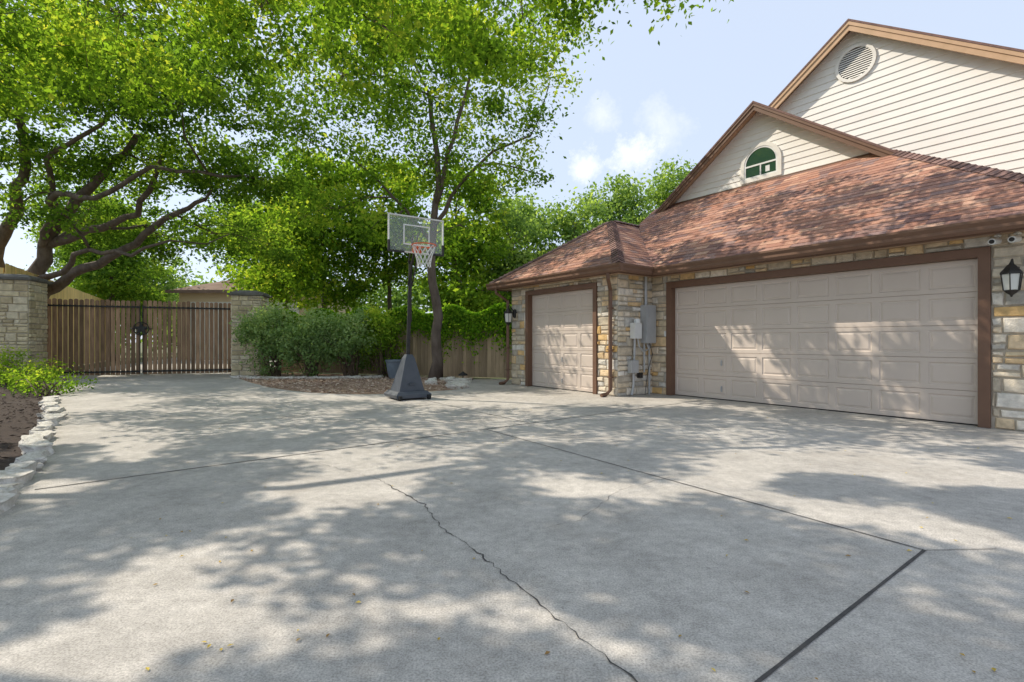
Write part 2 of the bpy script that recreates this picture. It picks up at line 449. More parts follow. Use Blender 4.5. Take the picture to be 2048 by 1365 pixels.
rng=random.Random(11); mb=MB()
for i in range(150):
    y=1.7+rng.random()**1.4*10; x=rng.uniform(-1.05,1.0)*y
    if x<-.8*y and y<9: x*=.7
    s=rng.uniform(.008,.016); a=rng.uniform(0,6.28); zz=.005
    d=(math.cos(a)*s,math.sin(a)*s); e=(-math.sin(a)*s*.5,math.cos(a)*s*.5)
    mb.add([(x-d[0],y-d[1],zz),(x+e[0],y+e[1],zz+s*.4),(x+d[0],y+d[1],zz+.002),(x-e[0],y-e[1],zz+s*.2)],[(0,1,2,3)],rng.random())
thing(mb,'fallen_leaves',m_yleaf,'small yellow and brown leaves scattered on the concrete','fallen leaves',kind='stuff')
def inpoly(x,y,p):
    c=False; j=len(p)-1
    for i in range(len(p)):
        if (p[i][1]>y)!=(p[j][1]>y) and x<(p[j][0]-p[i][0])*(y-p[i][1])/(p[j][1]-p[i][1])+p[i][0]: c=not c
        j=i
    return c
mb=MB()
for i in range(5000):
    x=rng.uniform(-9.3,-1.2); y=rng.uniform(11.2,17.2)
    if not inpoly(x,y,bed): continue
    s=rng.uniform(.02,.055); a=rng.uniform(0,6.28); b=rng.uniform(-.5,.5)
    d=Vector((math.cos(a),math.sin(a),b*.6))*s; e=Vector((-math.sin(a),math.cos(a),rng.uniform(-.5,.5)))*s*.6; c=Vector((x,y,.012+rng.random()*.02))
    mb.add([c-d,c+e,c+d,c-e,c+Vector((0,0,.012))],[(0,1,4),(1,2,4),(2,3,4),(3,0,4)],rng.random())
thing(mb,'leaf_litter',m_chips,'brown leaf litter and wood chips covering the garden bed','leaf litter',kind='stuff')
mb=MB()
for i in range(7000):
    x=rng.uniform(-15,-3); y=rng.uniform(1,15)
    if not inpoly(x,y,lb): continue
    s=rng.uniform(.02,.05); a=rng.uniform(0,6.28)
    d=Vector((math.cos(a),math.sin(a),rng.uniform(-.4,.4)))*s; e=Vector((-math.sin(a),math.cos(a),rng.uniform(-.5,.5)))*s*.35; c=Vector((x,y,.01+rng.random()*.025))
    mb.add([c-d,c+e,c+d,c-e,c+Vector((0,0,.012))],[(0,1,4),(1,2,4),(2,3,4),(3,0,4)],rng.random())
thing(mb,'mulch_chips',m_mulch,'dark shredded bark mulch in the planting bed','mulch',kind='stuff')

# ================================================================== GARAGE HOUSE
S0,T0=-6.0,9.4
hroot=root('house','beige two-gable house with stone garage walls and reddish shingle roof','house',W(S0,T0),off=(S0,T0,0),rotz=math.atan2(uy,ux))
EAV=2.80; PI=.70
holes_m=[(7.33-6.90,7.33-1.62,-1,2.50)]
rng=random.Random(5)
wall=MB()
stones(wall,(-11.17,8.25,0),(1,0,0),(0,-1,0),3.84,2.66,rng,[(11.17-10.51,11.17-7.92,-1,2.52)])
stones(wall,(-7.33,8.25,0),(0,1,0),(1,0,0),1.15,2.66,rng)
stones(wall,(-7.33,9.40,0),(1,0,0),(0,-1,0),6.48,2.66,rng,holes_m)
stones(wall,(-.85,9.40,0),(0,1,0),(1,0,0),4.2,2.66,rng)
part(wall,'stone_wall',m_stone,hroot,smooth=False)
core=MB()
core.box(-11.17,-10.51,8.25,8.45,0,2.7); core.box(-7.92,-7.33,8.25,8.45,0,2.7); core.box(-10.51,-7.92,8.25,8.45,2.52,2.7)
core.box(-7.53,-7.33,8.45,9.40,0,2.7); core.box(-11.17,-10.97,8.45,13.7,0,2.7)
core.box(-7.53,-6.90,9.40,9.60,0,2.7); core.box(-1.62,-.85,9.40,9.60,0,2.7); core.box(-6.90,-1.62,9.40,9.60,2.50,2.7)
core.box(-1.05,-.85,9.60,13.7,0,2.7)
part(core,'mortar_wall',m_mortar,hroot)
def frame(s0,s1,t,ztop,w):
    mb=MB()
    mb.bbox(s0,s0+w,t-.05,t+.20,0,ztop,.006); mb.bbox(s1-w,s1,t-.05,t+.20,0,ztop,.006)
    mb.bbox(s0+w,s1-w,t-.05,t+.20,ztop-w,ztop,.006)
    return part(mb,'garage_door_frame',m_brown,hroot)
frame(-10.51,-7.92,8.25,2.52,.11); frame(-6.90,-1.62,9.40,2.50,.13)
def gdoor(s0,s1,t,z0,z1,cols,rows,parent,mat,handle=True):
    mb=MB(); w=(s1-s0)/cols; h=(z1-z0)/rows
    for r in range(rows):
        for c in range(cols):
            a=s0+c*w; b=z0+r*h
            rects=[(0,0,.014),(0,.005,.0),(.05,.07,.0),(.062,.082,.012),(.074,.094,.012),(.10,.12,.003)]
            vs=[]
            for ix,iz,d in rects:
                vs+=[(a+ix,t+d,b+iz),(a+w-ix,t+d,b+iz),(a+w-ix,t+d,b+h-iz),(a+ix,t+d,b+h-iz)]
            fs=[]
            for k in range(len(rects)-1):
                for q in range(4): fs.append((k*4+q,k*4+(q+1)%4,k*4+(q+1)%4+4,k*4+q+4))
            k=(len(rects)-1)*4; fs.append((k,k+1,k+2,k+3))
            mb.add(vs,fs)
    mb.box(s0,s1,t+.02,t+.05,z0,z1)
    d=part(mb,'garage_door',mat,parent)
    if handle:
        hx=s0+(s1-s0)*(.22 if cols>5 else .5)
        for zz in (.75,.22) :
            hb=MB()
            hb.box(hx-.012,hx+.012,t-.012,t-.002,zz-.06,zz+.06); hb.tube([(hx,t-.005,zz+.045),(hx,t-.035,zz+.03),(hx,t-.035,zz-.03),(hx,t-.005,zz-.045)],.006,6)
            part(hb,'handle',m_grey,d)
        sb=MB(); sb.box(s0,s1,t-.004,t+.02,z0-.012,z0-.001); part(sb,'bottom_seal',m_rubber,d)
    return d
gdoor(-6.77,-1.75,9.50,.015,2.37,8,5,hroot,m_door)
gdoor(-10.40,-8.03,8.35,.015,2.41,4,5,hroot,m_door)
sf=MB()
sf.box(-11.6,-6.9,7.84,8.25,2.64,2.66); sf.box(-7.33,-6.94,8.25,8.9,2.64,2.66); sf.box(-11.57,-11.17,8.25,13.4,2.64,2.66)
sf.box(-7.33,-.42,8.94,9.40,2.641,2.661); sf.box(-.85,-.42,9.40,13.4,2.64,2.66)
part(sf,'soffit',m_soff,hroot)
gt=MB()
def gprof(t0,sgn):
    return [(t0,2.62),(t0-sgn*.075,2.62),(t0-sgn*.10,2.66),(t0-sgn*.10,2.70),(t0-sgn*.13,2.75),(t0-sgn*.13,2.785),(t0-sgn*.115,2.785),(t0,2.77)]
gt.prism(gprof(7.83,1),'x',-11.66,-6.80)
gt.prism([(p[0],p[1]) for p in gprof(-6.94,-1)],'y',7.83,8.80)
gt.prism(gprof(8.93,1),'x',-6.93,-.30)
gt.prism(gprof(-11.57,1),'y',7.83,13.4)
gt.prism(gprof(-.42,-1),'y',8.93,13.4)
gt.box(-11.57,-6.94,7.83,7.86,2.60,2.79); gt.box(-6.97,-6.94,7.86,8.93,2.60,2.79); gt.box(-6.94,-.42,8.93,8.96,2.60,2.79)
part(gt,'gutter',m_brown,hroot)
def spout(x,y,dx,dy,ex,ey):
    mb=MB()
    P=[(ex,ey,2.64),(ex,ey,2.52),(x,y,2.30),(x,y,.14),(x+dx*.12,y+dy*.12,.05),(x+dx*.28,y+dy*.28,.035)]
    mb.tube(P,.048,4); 
    for z in (1.9,1.0,.4): mb.box(x-.05,x+.05,y-.05,y+.06,z,z+.025)
    part(mb,'downspout',m_brown,hroot)
spout(-7.45,8.15,0,-1,-7.2,7.80); spout(-11.2,8.13,0,-1,-11.3,7.80)
L=math.sqrt(1+PI*PI)
def slope(mb,P0,U,Vh,poly,rng,tab=.30,row=.145):
    V=(Vh[0],Vh[1],PI)
    courses(mb,P0,U,V,[(a,b*L) for a,b in poly],row,tab,.007,rng)
roof=MB(); rng=random.Random(9)
slope(roof,(0,8.87,EAV-.02),(1,0,0),(0,1),[(-6.87,0),(-.36,0),(-3.61,3.28),(-9.35,3.28),(-9.28,2.42)],rng)
slope(roof,(-.36,0,EAV-.02),(0,1,0),(-1,0),[(8.87,0),(13.7,0),(13.7,3.25),(12.12,3.25)],rng)
slope(roof,(0,7.77,EAV-.02),(1,0,0),(0,1),[(-11.6,0),(-6.87,0),(-9.235,2.365)],rng)
slope(roof,(-6.87,0,EAV-.02),(0,1,0),(-1,0),[(7.77,0),(8.87,0),(11.235,2.365),(10.135,2.365)],rng)
slope(roof,(-11.6,0,EAV-.02),(0,-1,0),(1,0),[(-13.6,0),(-7.77,0),(-10.135,2.365),(-13.6,2.365)],rng)
rf=part(roof,'roof',m_shing,hroot)
def caps(cap,a,b,w=.13):
    a,b=Vector(a),Vector(b); d=(b-a); n=int(d.length/.15); d.normalize()
    side=d.cross(Vector((0,0,1))).normalized(); upv=side.cross(d)
    for i in range(n):
        p=a+d*(i*.15); q=p+d*.17; tt=rng.random()
        drop=-.05
        vs=[p+side*w+upv*(drop+.02),p+upv*.045,p-side*w+upv*(drop+.02),q+side*w+upv*(drop+.002),q+upv*.022,q-side*w+upv*(drop+.002)]
        vs2=[v-upv*.02 for v in vs[:3]]
        cap.add(vs+vs2,[(0,1,4,3),(1,2,5,4),(6,7,1,0),(7,8,2,1)],tt)
zr=EAV-.02+PI*2.365
cp=MB(); caps(cp,(-.38,8.90,EAV),(-3.61,12.12,EAV-.02+PI*3.25)); part(cp,'ridge_cap',m_ridge,rf)
cp=MB(); caps(cp,(-11.58,7.79,EAV),(-9.235,10.135,zr)); caps(cp,(-6.89,7.79,EAV),(-9.235,10.135,zr))
caps(cp,(-9.235,11.3,zr),(-9.235,10.1,zr)); part(cp,'ridge_cap',m_ridge,rf)
dk=MB()
dk.add([(-6.87,8.87,EAV-.05),(-.36,8.87,EAV-.05),(-3.61,12.15,EAV-.05+PI*3.28),(-9.35,12.15,EAV-.05+PI*3.28),(-9.28,11.29,EAV-.05+PI*2.42)],[(4,3,2,1,0)])
dk.add([(-11.6,7.77,EAV-.05),(-6.87,7.77,EAV-.05),(-9.235,10.135,zr-.04),(-9.235,13.6,zr-.04),(-11.6,13.6,EAV-.05)],[(0,1,2),(0,2,3,4)])
part(dk,'roof_deck',m_soff,rf)

DP=(-6.23,6.98); DL=(-9.16,4.84); DR=(-3.30,4.84); pd=(DP[1]-DL[1])/(DP[0]-DL[0])
gab=MB(); rng=random.Random(2)
TG=12.15
zb=4.95
hw=(DP[1]-.10-zb)/pd
courses(gab,(0,TG,0),(1,0,0),(0,0,1),[(DP[0]-hw,zb),(DP[0]+hw,zb),(DP[0],DP[1]-.10)],.15,0,.014,rng,tj=1)
gab.prism([(DP[0]-hw,zb),(DP[0]+hw,zb),(DP[0],DP[1]-.10)],'y',TG+.003,TG+.1)
part(gab,'gable_siding',m_siding,hroot)
def rake(P,Lp,Rp,t0,t1,fas,sof,edge,thick,fh):
    for A in (Lp,Rp):
        sl=MB(); sl.prism([A,P,(P[0],P[1]-thick),(A[0],A[1]-thick)] if A is Lp else [P,A,(A[0],A[1]-thick),(P[0],P[1]-thick)],'y',t0-.03,t1)
        part(sl,'gable_roof',edge,hroot)
        fb=MB(); q=thick
        fb.prism([(A[0],A[1]-q),(P[0],P[1]-q),(P[0],P[1]-q-fh),(A[0],A[1]-q-fh)] if A is Lp else [(P[0],P[1]-q),(A[0],A[1]-q),(A[0],A[1]-q-fh),(P[0],P[1]-q-fh)],'y',t0,t0+.035)
        fb.prism([(A[0],A[1]-q-.003),(P[0],P[1]-q-.003),(P[0],P[1]-q-fh*.4),(A[0],A[1]-q-fh*.4)] if A is Lp else [(P[0],P[1]-q-.003),(A[0],A[1]-q-.003),(A[0],A[1]-q-fh*.4),(P[0],P[1]-q-fh*.4)],'y',t0-.02,t0-.001)
        part(fb,'rake_board',fas,hroot)
        so=MB(); q2=thick+.01
        so.prism([(A[0],A[1]-q2),(P[0],P[1]-q2),(P[0],P[1]-q2-.02),(A[0],A[1]-q2-.02)] if A is Lp else [(P[0],P[1]-q2),(A[0],A[1]-q2),(A[0],A[1]-q2-.02),(P[0],P[1]-q2-.02)],'y',t0+.036,t1-.01)
        part(so,'soffit',sof,hroot)
rake(DP,DL,DR,11.83,13.65,m_brown,m_soff,m_ridge,.05,.17)
tb=MB(); tb.box(DP[0]-hw+.1,DP[0]+hw-.1,TG-.03,TG-.016,5.06,5.10); part(tb,'flashing',m_brown,hroot)
wc=-6.21; z0=5.20
fr=MB()
def ring(mb,r1,r0,z0o,z0i,hh,t0,t1):
    A=[(wc-r1,z0o)]+[(wc-r1*math.cos(math.pi*k/20),z0+hh+r1*math.sin(math.pi*k/20)) for k in range(21)]+[(wc+r1,z0o)]
    B=[(wc-r0,z0i)]+[(wc-r0*math.cos(math.pi*k/20),z0+hh+r0*math.sin(math.pi*k/20)) for k in range(21)]+[(wc+r0,z0i)]
    n=len(A)
    for i in range(n-1):
        q=[A[i],A[i+1],B[i+1],B[i]]
        mb.prism(q,'y',t0,t1)
    mb.prism([A[0],B[0],B[-1],A[-1]],'y',t0,t1)
ring(fr,.50,.41,z0-.07,z0+.02,.34,TG-.045,TG+.0)
wf=part(fr,'window_frame',m_trim,hroot)
f2=MB(); ring(f2,.41,.37,z0+.021,z0+.055,.34,TG-.035,TG-.018)
f2.box(wc-.37,wc+.37,TG-.036,TG-.019,z0+.30,z0+.34); f2.box(wc-.015,wc+.015,TG-.036,TG-.019,z0+.055,z0+.299)
part(f2,'window_sash',m_white,wf)
gl=MB(); pts=[(wc-.38,z0+.03),(wc+.38,z0+.03)]+[(wc+.38*math.cos(math.pi*k/20),z0+.34+.38*math.sin(math.pi*k/20)) for k in range(21)]
gl.prism(pts,'y',TG-.026,TG-.022); part(gl,'window_glass',m_wglass,wf)
st=MB(); st.box(wc+.12,wc+.22,TG-.03,TG-.0275,z0+.10,z0+.24); part(st,'window_sticker',m_white,wf)

BP=(-4.78,8.81); pb=.72; BL=(-10.2,8.81-pb*5.42); BR=(2.2,8.81-pb*6.98); TB=13.70
bg=MB()
poly=[(BL[0]+.3,2.7),(1.9,2.7),(1.9,8.81-pb*6.68-.12),(BP[0],BP[1]-.12),(BL[0]+.3,BL[1]+.3*pb-.12)]
courses(bg,(0,TB,0),(1,0,0),(0,0,1),poly,.17,0,.016,rng)
bg.prism(poly,'y',TB+.003,TB+.12)
part(bg,'gable_siding',m_siding,hroot)
rake(BP,BL,BR,13.42,20.0,m_tan,m_soff,m_ridge,.05,.22)
vt=MB(); vc=(-4.73,TB,7.83); r=.36
n=32
for i in range(n):
    a0,a1=2*math.pi*i/n,2*math.pi*(i+1)/n
    vt.prism([(vc[0]+math.cos(a)*rr,vc[2]+math.sin(a)*rr) for a,rr in ((a0,r+.07),(a1,r+.07),(a1,r),(a0,r))],'y',TB-.05,TB-.0)
v=-r+.03
while v<r-.02:
    hwid=math.sqrt(max(0,r*r-v*v))
    vt.add([(vc[0]-hwid,TB-.040,vc[2]+v),(vc[0]+hwid,TB-.040,vc[2]+v),(vc[0]+hwid,TB-.022,vc[2]+v+.035),(vc[0]-hwid,TB-.022,vc[2]+v+.035)],[(0,1,2,3)])
    v+=.052
part(vt,'gable_vent',m_trim,hroot)
vb=MB(); vb.prism([(vc[0]+math.cos(2*math.pi*k/24)*r,vc[2]+math.sin(2*math.pi*k/24)*r) for k in range(24)],'y',TB-.020,TB-.018); part(vb,'vent_backing',m_black,hroot)

def util(mb,name,mat,label=None): return part(mb,name,mat,hroot,label)
b=MB(); b.bbox(-7.29,-7.11,8.95,9.27,1.15,2.0,.01); b.box(-7.108,-7.104,8.99,9.23,1.22,1.93); util(b,'electrical_panel',m_grey)
b=MB(); b.bbox(-7.29,-7.16,8.60,8.84,1.25,1.60,.008); b.lathe([(.07,0),(.07,.05),(.05,.09)],(-7.20,8.73,1.60),12); util(b,'electric_meter',m_white)
b=MB(); b.bbox(-7.29,-7.17,8.52,8.75,.50,.78,.008); util(b,'junction_box',m_grey)
for P,r_ in (([(-7.24,9.08,2.0),(-7.24,9.08,2.64)],.032),([(-7.24,8.70,1.25),(-7.24,8.68,.78)],.024),([(-7.24,8.66,.50),(-7.24,8.66,.25),(-7.24,8.60,.02)],.026),
  ([(-7.22,9.1,1.15),(-7.2,9.12,1.02),(-7.2,8.95,.96),(-7.2,8.80,1.08),(-7.2,8.75,1.25)],.017),([(-7.24,9.2,1.15),(-7.24,9.2,0)],.022),([(-7.24,9.02,1.15),(-7.24,9.02,.5)],.02)):
    b=MB(); b.tube(P,r_,8); util(b,'conduit',m_grey)
b=MB(); b.tube([(-7.2,9.15,1.18),(-7.15,9.2,.9),(-7.18,9.1,.6),(-7.16,9.0,.3),(-7.2,9.0,0)],.008,5); util(b,'cable',m_black)
b=MB(); b.bbox(-7.29,-7.2,8.84,8.93,.38,.50,.005); util(b,'outlet_box',m_black)
b=MB(); b.bbox(-6.945,-6.905,9.34,9.372,1.30,1.42,.004); util(b,'door_keypad',m_white)
for sx in (-1.53,-1.34):
    b=MB(); b.lathe([(.035,0),(.04,.02),(.02,.04)],(sx,9.25,2.60),12); b.tube([(sx,9.25,2.60),(sx,9.2,2.56)],.015,8)
    b.tube([(sx,9.26,2.545),(sx-.03,9.08,2.52)],.042,14)
    b.tube([(sx-.03,9.079,2.52),(sx-.0302,9.070,2.519)],.028,12,m=1)
    util(b,'security_camera',[m_white,m_black])
def sconce(sx,ty,zc,sc,face=(0,-1)):
    fx,fy=face
    b=MB(); b.lathe([(.01,-.12),(.05,-.10),(.055,0),(.05,.10),(.01,.12)],(sx,ty,zc),10)
    c=(sx+fx*.20*sc,ty+fy*.20*sc)
    P=[(sx,ty,zc),(sx+fx*.08,ty+fy*.08,zc+.10*sc),(sx+fx*.16*sc,ty+fy*.16*sc,zc+.20*sc),(c[0],c[1],zc+.17*sc)]
    b.tube(P,.012,6)
    a=util(b,'wall_lamp',m_black)
    b=MB(); b.lathe([(.012,.17*sc),(.03,.13*sc),(.05,.11*sc),(.12*sc,.02*sc),(.125*sc,0)],(c[0],c[1],zc),6)
    b.lathe([(.085*sc,-.22*sc),(.06*sc,-.25*sc),(.02*sc,-.28*sc),(.008,-.31*sc)],(c[0],c[1],zc),6)
    for k in range(6):
        th=2*math.pi*(k+.5)/6
        b.tube([(c[0]+math.cos(th)*.11*sc,c[1]+math.sin(th)*.11*sc,zc),(c[0]+math.cos(th)*.085*sc,c[1]+math.sin(th)*.085*sc,zc-.22*sc)],.007,5)
    part(b,'lamp_cage',m_black,a)
    b=MB(); b.lathe([(.078*sc,-.215*sc),(.10*sc,-.005)],(c[0],c[1],zc),6); part(b,'lamp_glass',m_lglass,a)
sconce(-1.385,9.36,2.08,.98); sconce(-10.98,8.20,1.95,1.1)

# ================================================================== BASKETBALL HOOP
yaw=rad(33); hb0=(-2.17,10.45,0)
hp=root('basketball_hoop','portable basketball hoop with clear backboard and dark plastic base','basketball hoop',hb0,off=(0,0,0),rotz=yaw-math.pi/2)
b=MB()
def frust(mb,x0,x1,y0,y1,z0,X0,X1,Y0,Y1,z1):
    mb.add([(x0,y0,z0),(x1,y0,z0),(x1,y1,z0),(x0,y1,z0),(X0,Y0,z1),(X1,Y0,z1),(X1,Y1,z1),(X0,Y1,z1)],[(3,2,1,0),(4,5,6,7),(0,1,5,4),(1,2,6,5),(2,3,7,6),(3,0,4,7)])
frust(b,-.42,.34,-.36,.36,.04,-.42,.34,-.38,.38,.10); frust(b,-.42,.34,-.38,.38,.10,-.36,.28,-.31,.31,.17)
frust(b,-.32,.22,-.27,.27,.17,-.10,.12,-.10,.10,.84); frust(b,-.10,.12,-.10,.10,.84,-.05,.08,-.06,.06,.92)
b.box(.20,.24,-.06,.06,.3,.33)
part(b,'base',m_plast,hp)
for yy in (-.31,.31):
    b=MB(); b.tube([(.36,yy-.03,.05),(.36,yy+.03,.05)],.05,14); part(b,'wheel',m_rubber,hp)
b=MB()
b.tube([(-.02,0,.80),(.10,0,2.30),(.13,0,2.85)],[.045,.04,.036],12)
b.tube([(.10,.045,2.35),(.42,.05,2.98)],.014,6); b.tube([(.10,-.045,2.35),(.42,-.05,2.98)],.014,6)
b.tube([(.13,.045,2.80),(.42,.05,3.38)],.014,6); b.tube([(.13,-.045,2.80),(.42,-.05,3.38)],.014,6)
b.tube([(.05,.05,1.6),(.04,.05,2.15)],.012,6)
part(b,'pole',m_black,hp)
BX=.45; zb0,zb1=2.96,3.70; hwB=.59
b=MB(); b.box(BX,BX+.012,-hwB+.02,hwB-.02,zb0+.02,zb1-.02); part(b,'backboard',m_acry,hp)
b=MB()
for y0,y1,z0_,z1_ in ((-hwB,hwB,zb0,zb0+.025),(-hwB,hwB,zb1-.025,zb1),(-hwB,-hwB+.025,zb0+.025,zb1-.025),(hwB-.025,hwB,zb0+.025,zb1-.025)):
    b.box(BX-.012,BX+.024,y0,y1,z0_,z1_)
part(b,'backboard_frame',m_white,hp)
for s_ in (-1,1):
    b=MB()
    b.box(BX-.02,BX+.032,s_*hwB-.035*(s_>0)-.005*(s_<0),s_*hwB+.005*(s_>0)+.035*(s_<0),zb0-.005,zb0+.22)
    b.box(BX-.021,BX+.033,s_*(hwB-.16)-.165,s_*(hwB-.16)+.165,zb0-.006,zb0+.030)
    part(b,'corner_guard',m_black,hp)
b=MB()
for y0,y1,z0_,z1_ in ((-.28,.28,3.12,3.145),(-.28,.28,3.50,3.525),(-.28,-.255,3.145,3.50),(.255,.28,3.145,3.50)):
    b.box(BX+.013,BX+.016,y0,y1,z0_,z1_)
part(b,'target_square',m_net,hp)
rc=(BX+.15+.23,0,3.07)
b=MB(); pts=[(rc[0]+.23*math.cos(2*math.pi*k/28),.23*math.sin(2*math.pi*k/28),rc[2]) for k in range(29)]
b.tube(pts,.012,8); b.box(BX+.016,BX+.17,-.07,.07,rc[2]-.012,rc[2]+.012); b.box(BX+.016,BX+.03,-.09,.09,rc[2]-.10,rc[2]+.012)
b.tube([(BX+.02,-.07,rc[2]-.09),(rc[0]-.12,-.19,rc[2])],.008,5); b.tube([(BX+.02,.07,rc[2]-.09),(rc[0]-.12,.19,rc[2])],.008,5)
part(b,'rim',m_orange,hp)
b=MB(); nn=12
rad_=[.225,.20,.17,.145,.13,.135]; zz=[0,-.09,-.18,-.27,-.36,-.43]
for k in range(nn):
    for d in (-1,1):
        P=[(rc[0]+rad_[i]*math.cos(2*math.pi*(k+d*i*.5)/nn),rad_[i]*math.sin(2*math.pi*(k+d*i*.5)/nn),rc[2]+zz[i]) for i in range(6)]
        b.tube(P,.0055,4)
part(b,'net',m_net,hp)

# ================================================================== FENCES / GATE / PILLARS
def fence(A,B,h0,h1,mat,label,w=.14,gap=.006,seed=1,dog=False,name='wooden_fence'):
    rng=random.Random(seed); A=Vector((*A,0)); B=Vector((*B,0)); d=(B-A); Ln=d.length; d.normalize(); q=Vector((d.y,-d.x,0))
    mb=MB(); n=int(Ln/(w+gap))
    for i in range(n):
        h=h0+(h1-h0)*i/n+rng.uniform(-.012,.012); o=A+d*(i*(w+gap))+q*rng.uniform(0,.006); t=rng.random()
        pr=[(0,.02),(w,.02),(w,h),(0,h)]
        vs=[o+d*a+Vector((0,0,z)) for a,z in pr]; k=len(vs); vs+=[v-q*.018 for v in vs]
        mb.add(vs,[tuple(range(k)),tuple(range(2*k-1,k-1,-1))]+[(j,j+k,(j+1)%k+k,(j+1)%k) for j in range(k)],t)
    for z in (.35,1.1,min(h0,h1)-.3): mb.obox(A-q*.06+Vector((0,0,z)),d*Ln,q*.038,Vector((0,0,.09)),.3)
    x=0
    while x<Ln: mb.obox(A-q*.155+d*x,d*.09,q*.09,Vector((0,0,min(h0,h1)-.05)),.4); x+=2.4
    return thing(mb,name,mat,label,'fence',origin=tuple(A))
FA,FB=(-9.0,19.3),(1.6,15.3)
fence(FA,FB,2.15,2.12,m_fence,'weathered cedar board fence behind shrubs, partly covered with ivy',seed=4)
fence((-16.6,16.4),(-25,31),3.75,3.65,m_yfence,'tall fresh yellow cedar fence beyond the driveway gate',seed=5,name='cedar_fence')
def pillar(cx,cy,w,h,rot,label,seed):
    r=root('stone_pillar',label,'pillar',(cx,cy,0),off=(0,0,0),rotz=rot,group='stone pillars flanking the driveway gate')
    rng=random.Random(seed); mb=MB(); k=w/2
    for o,U,N in (((-k,-k,0),(1,0,0),(0,-1,0)),((k,-k,0),(0,1,0),(1,0,0)),((k,k,0),(-1,0,0),(0,1,0)),((-k,k,0),(0,-1,0),(-1,0,0))):
        stones(mb,o,U,N,w,h,rng,rh=(.13,.26),bl=(.22,.5))
    part(mb,'pillar_stones',m_pstone,r)
    mb=MB(); mb.box(-k,k,-k,k,0,h); part(mb,'pillar_core',m_mortar,r)
    mb=MB(); e=k+.10
    frust(mb,-e,e,-e,e,h,-e-.02,e+.02,-e-.02,e+.02,h+.07); frust(mb,-e+.06,e-.06,-e+.06,e-.06,h+.07,-e+.10,e-.10,-e+.10,e-.10,h+.13)
    frust(mb,-e+.14,e-.14,-e+.14,e-.14,h+.13,-e+.3,e-.3,-e+.3,e-.3,h+.19)
    part(mb,'pillar_cap',m_slate,r)
pillar(-9.28,17.75,.92,2.78,rad(10),'limestone block gate pillar with dark slate cap beside the shrubs',7)
pillar(-15.05,15.25,.95,3.02,rad(18),'tall limestone block gate pillar with dark slate cap beside the planting bed',8)
GA=Vector((-15.35,16.05,0)); GB=Vector((-9.98,18.15,0)); gd=GB-GA; gl_=gd.length; ga=math.atan2(gd.y,gd.x)
gr=root('driveway_gate','double driveway gate of weathered brown wood pickets on black iron frame','gate',tuple(GA),off=(0,0,0),rotz=ga)
half=gl_/2; rng=random.Random(21)
for gi in range(2):
    x0=gi*half+.03; x1=(gi+1)*half-.03; n=20; st_=(x1-x0)/n
    b=MB()
    for z in (.14,2.33): b.box(x0,x1,-.045,-.009,z,z+.05)
    xs=(x0,) if gi==0 else (x1-.05,)
    for x in xs: b.box(x,x+.05,-.046,-.008,.10,2.42)
    xm=x1-.02 if gi==0 else x0; b.box(xm,xm+.02,-.046,-.008,.10,2.42)
    for i in range(n):
        a=x0+(i+.5)*st_
        for z in (.17,2.36): b.box(a-.018,a+.018,-.052,-.040,z-.035,z+.035)
    leaf=part(b,'gate_leaf',m_black,gr)
    b=MB()
    for i in range(n):
        w=st_*.80; a=x0+i*st_+st_*.10; hh=2.58+rng.uniform(-.02,.02); tt=rng.random()
        pr=[(a,.06),(a+w,.06)]+[(a+w/2+w/2*math.cos(math.pi*k/8),hh-w*.4+w*.4*math.sin(math.pi*k/8)) for k in range(9)]
        b.prism(pr,'y',-.007,.018,tt)
    part(b,'pickets',m_pick,leaf)
b=MB(); c=(half-.0,1.62); b.tube([(c[0]+.22*math.cos(2*math.pi*k/24),-.06,c[1]+.22*math.sin(2*math.pi*k/24)) for k in range(25)],.014,6)
star=[]
for k in range(10):
    r_=.24 if k%2==0 else .095; th=math.pi/2+math.pi*k/5; star.append((c[0]+r_*math.cos(th),c[1]+r_*math.sin(th)))
b.prism(star,'y',-.075,-.055); b.box(half-.30,half+.30,-.056,-.046,1.60,1.63)
part(b,'star_emblem',m_black,gr)

# ================================================================== STONES EDGING
def rockmesh(seed,fl=.5):
    import bmesh
    r=random.Random(seed); bm=bmesh.new(); bmesh.ops.create_icosphere(bm,subdivisions=3,radius=.5)
    ph=[r.uniform(0,6) for _ in range(9)]
    for v in bm.verts:
        c=v.co; f=1+.12*math.sin(c.x*7+ph[0])*math.sin(c.y*6+ph[1])+.10*math.sin(c.z*9+ph[2]+c.x*4)+.08*math.sin(c.y*17+ph[3])*math.sin(c.x*15+ph[4])+r.uniform(-.035,.035)
        p=Vector((max(-.36,min(.36,c.x)),max(-.34,min(.34,c.y)),max(-.24,min(.24,c.z)))) *1.3
        v.co=p*f; v.co.z*=fl
    me=bpy.data.meshes.new('rock'); bm.to_mesh(me); bm.free(); me.materials.append(m_rock); return me
rocks=[rockmesh(i,.62) for i in range(5)]
rng=random.Random(31)
def putrock(x,y,L,Wd,H,rot,name,label,cat,group):
    o=bpy.data.objects.new(name,rng.choice(rocks)); o.location=(x,y,H*.12); o.scale=(L,Wd,H); o.rotation_euler=(rng.uniform(-.12,.12),rng.uniform(-.12,.12),rot)
    o['label']=label; o['category']=cat; o['group']=group; COL.objects.link(o)
path=EDGE[:9]
def along(path,step):
    out=[];carry=0
    for i in range(len(path)-1):
        a,b=Vector(path[i]),Vector(path[i+1]); l=(b-a).length; x=carry
        while x<l: p=a.lerp(b,x/l); out.append((p.x,p.y,math.atan2((b-a).y,(b-a).x))); x+=step
        carry=x-l
    return out
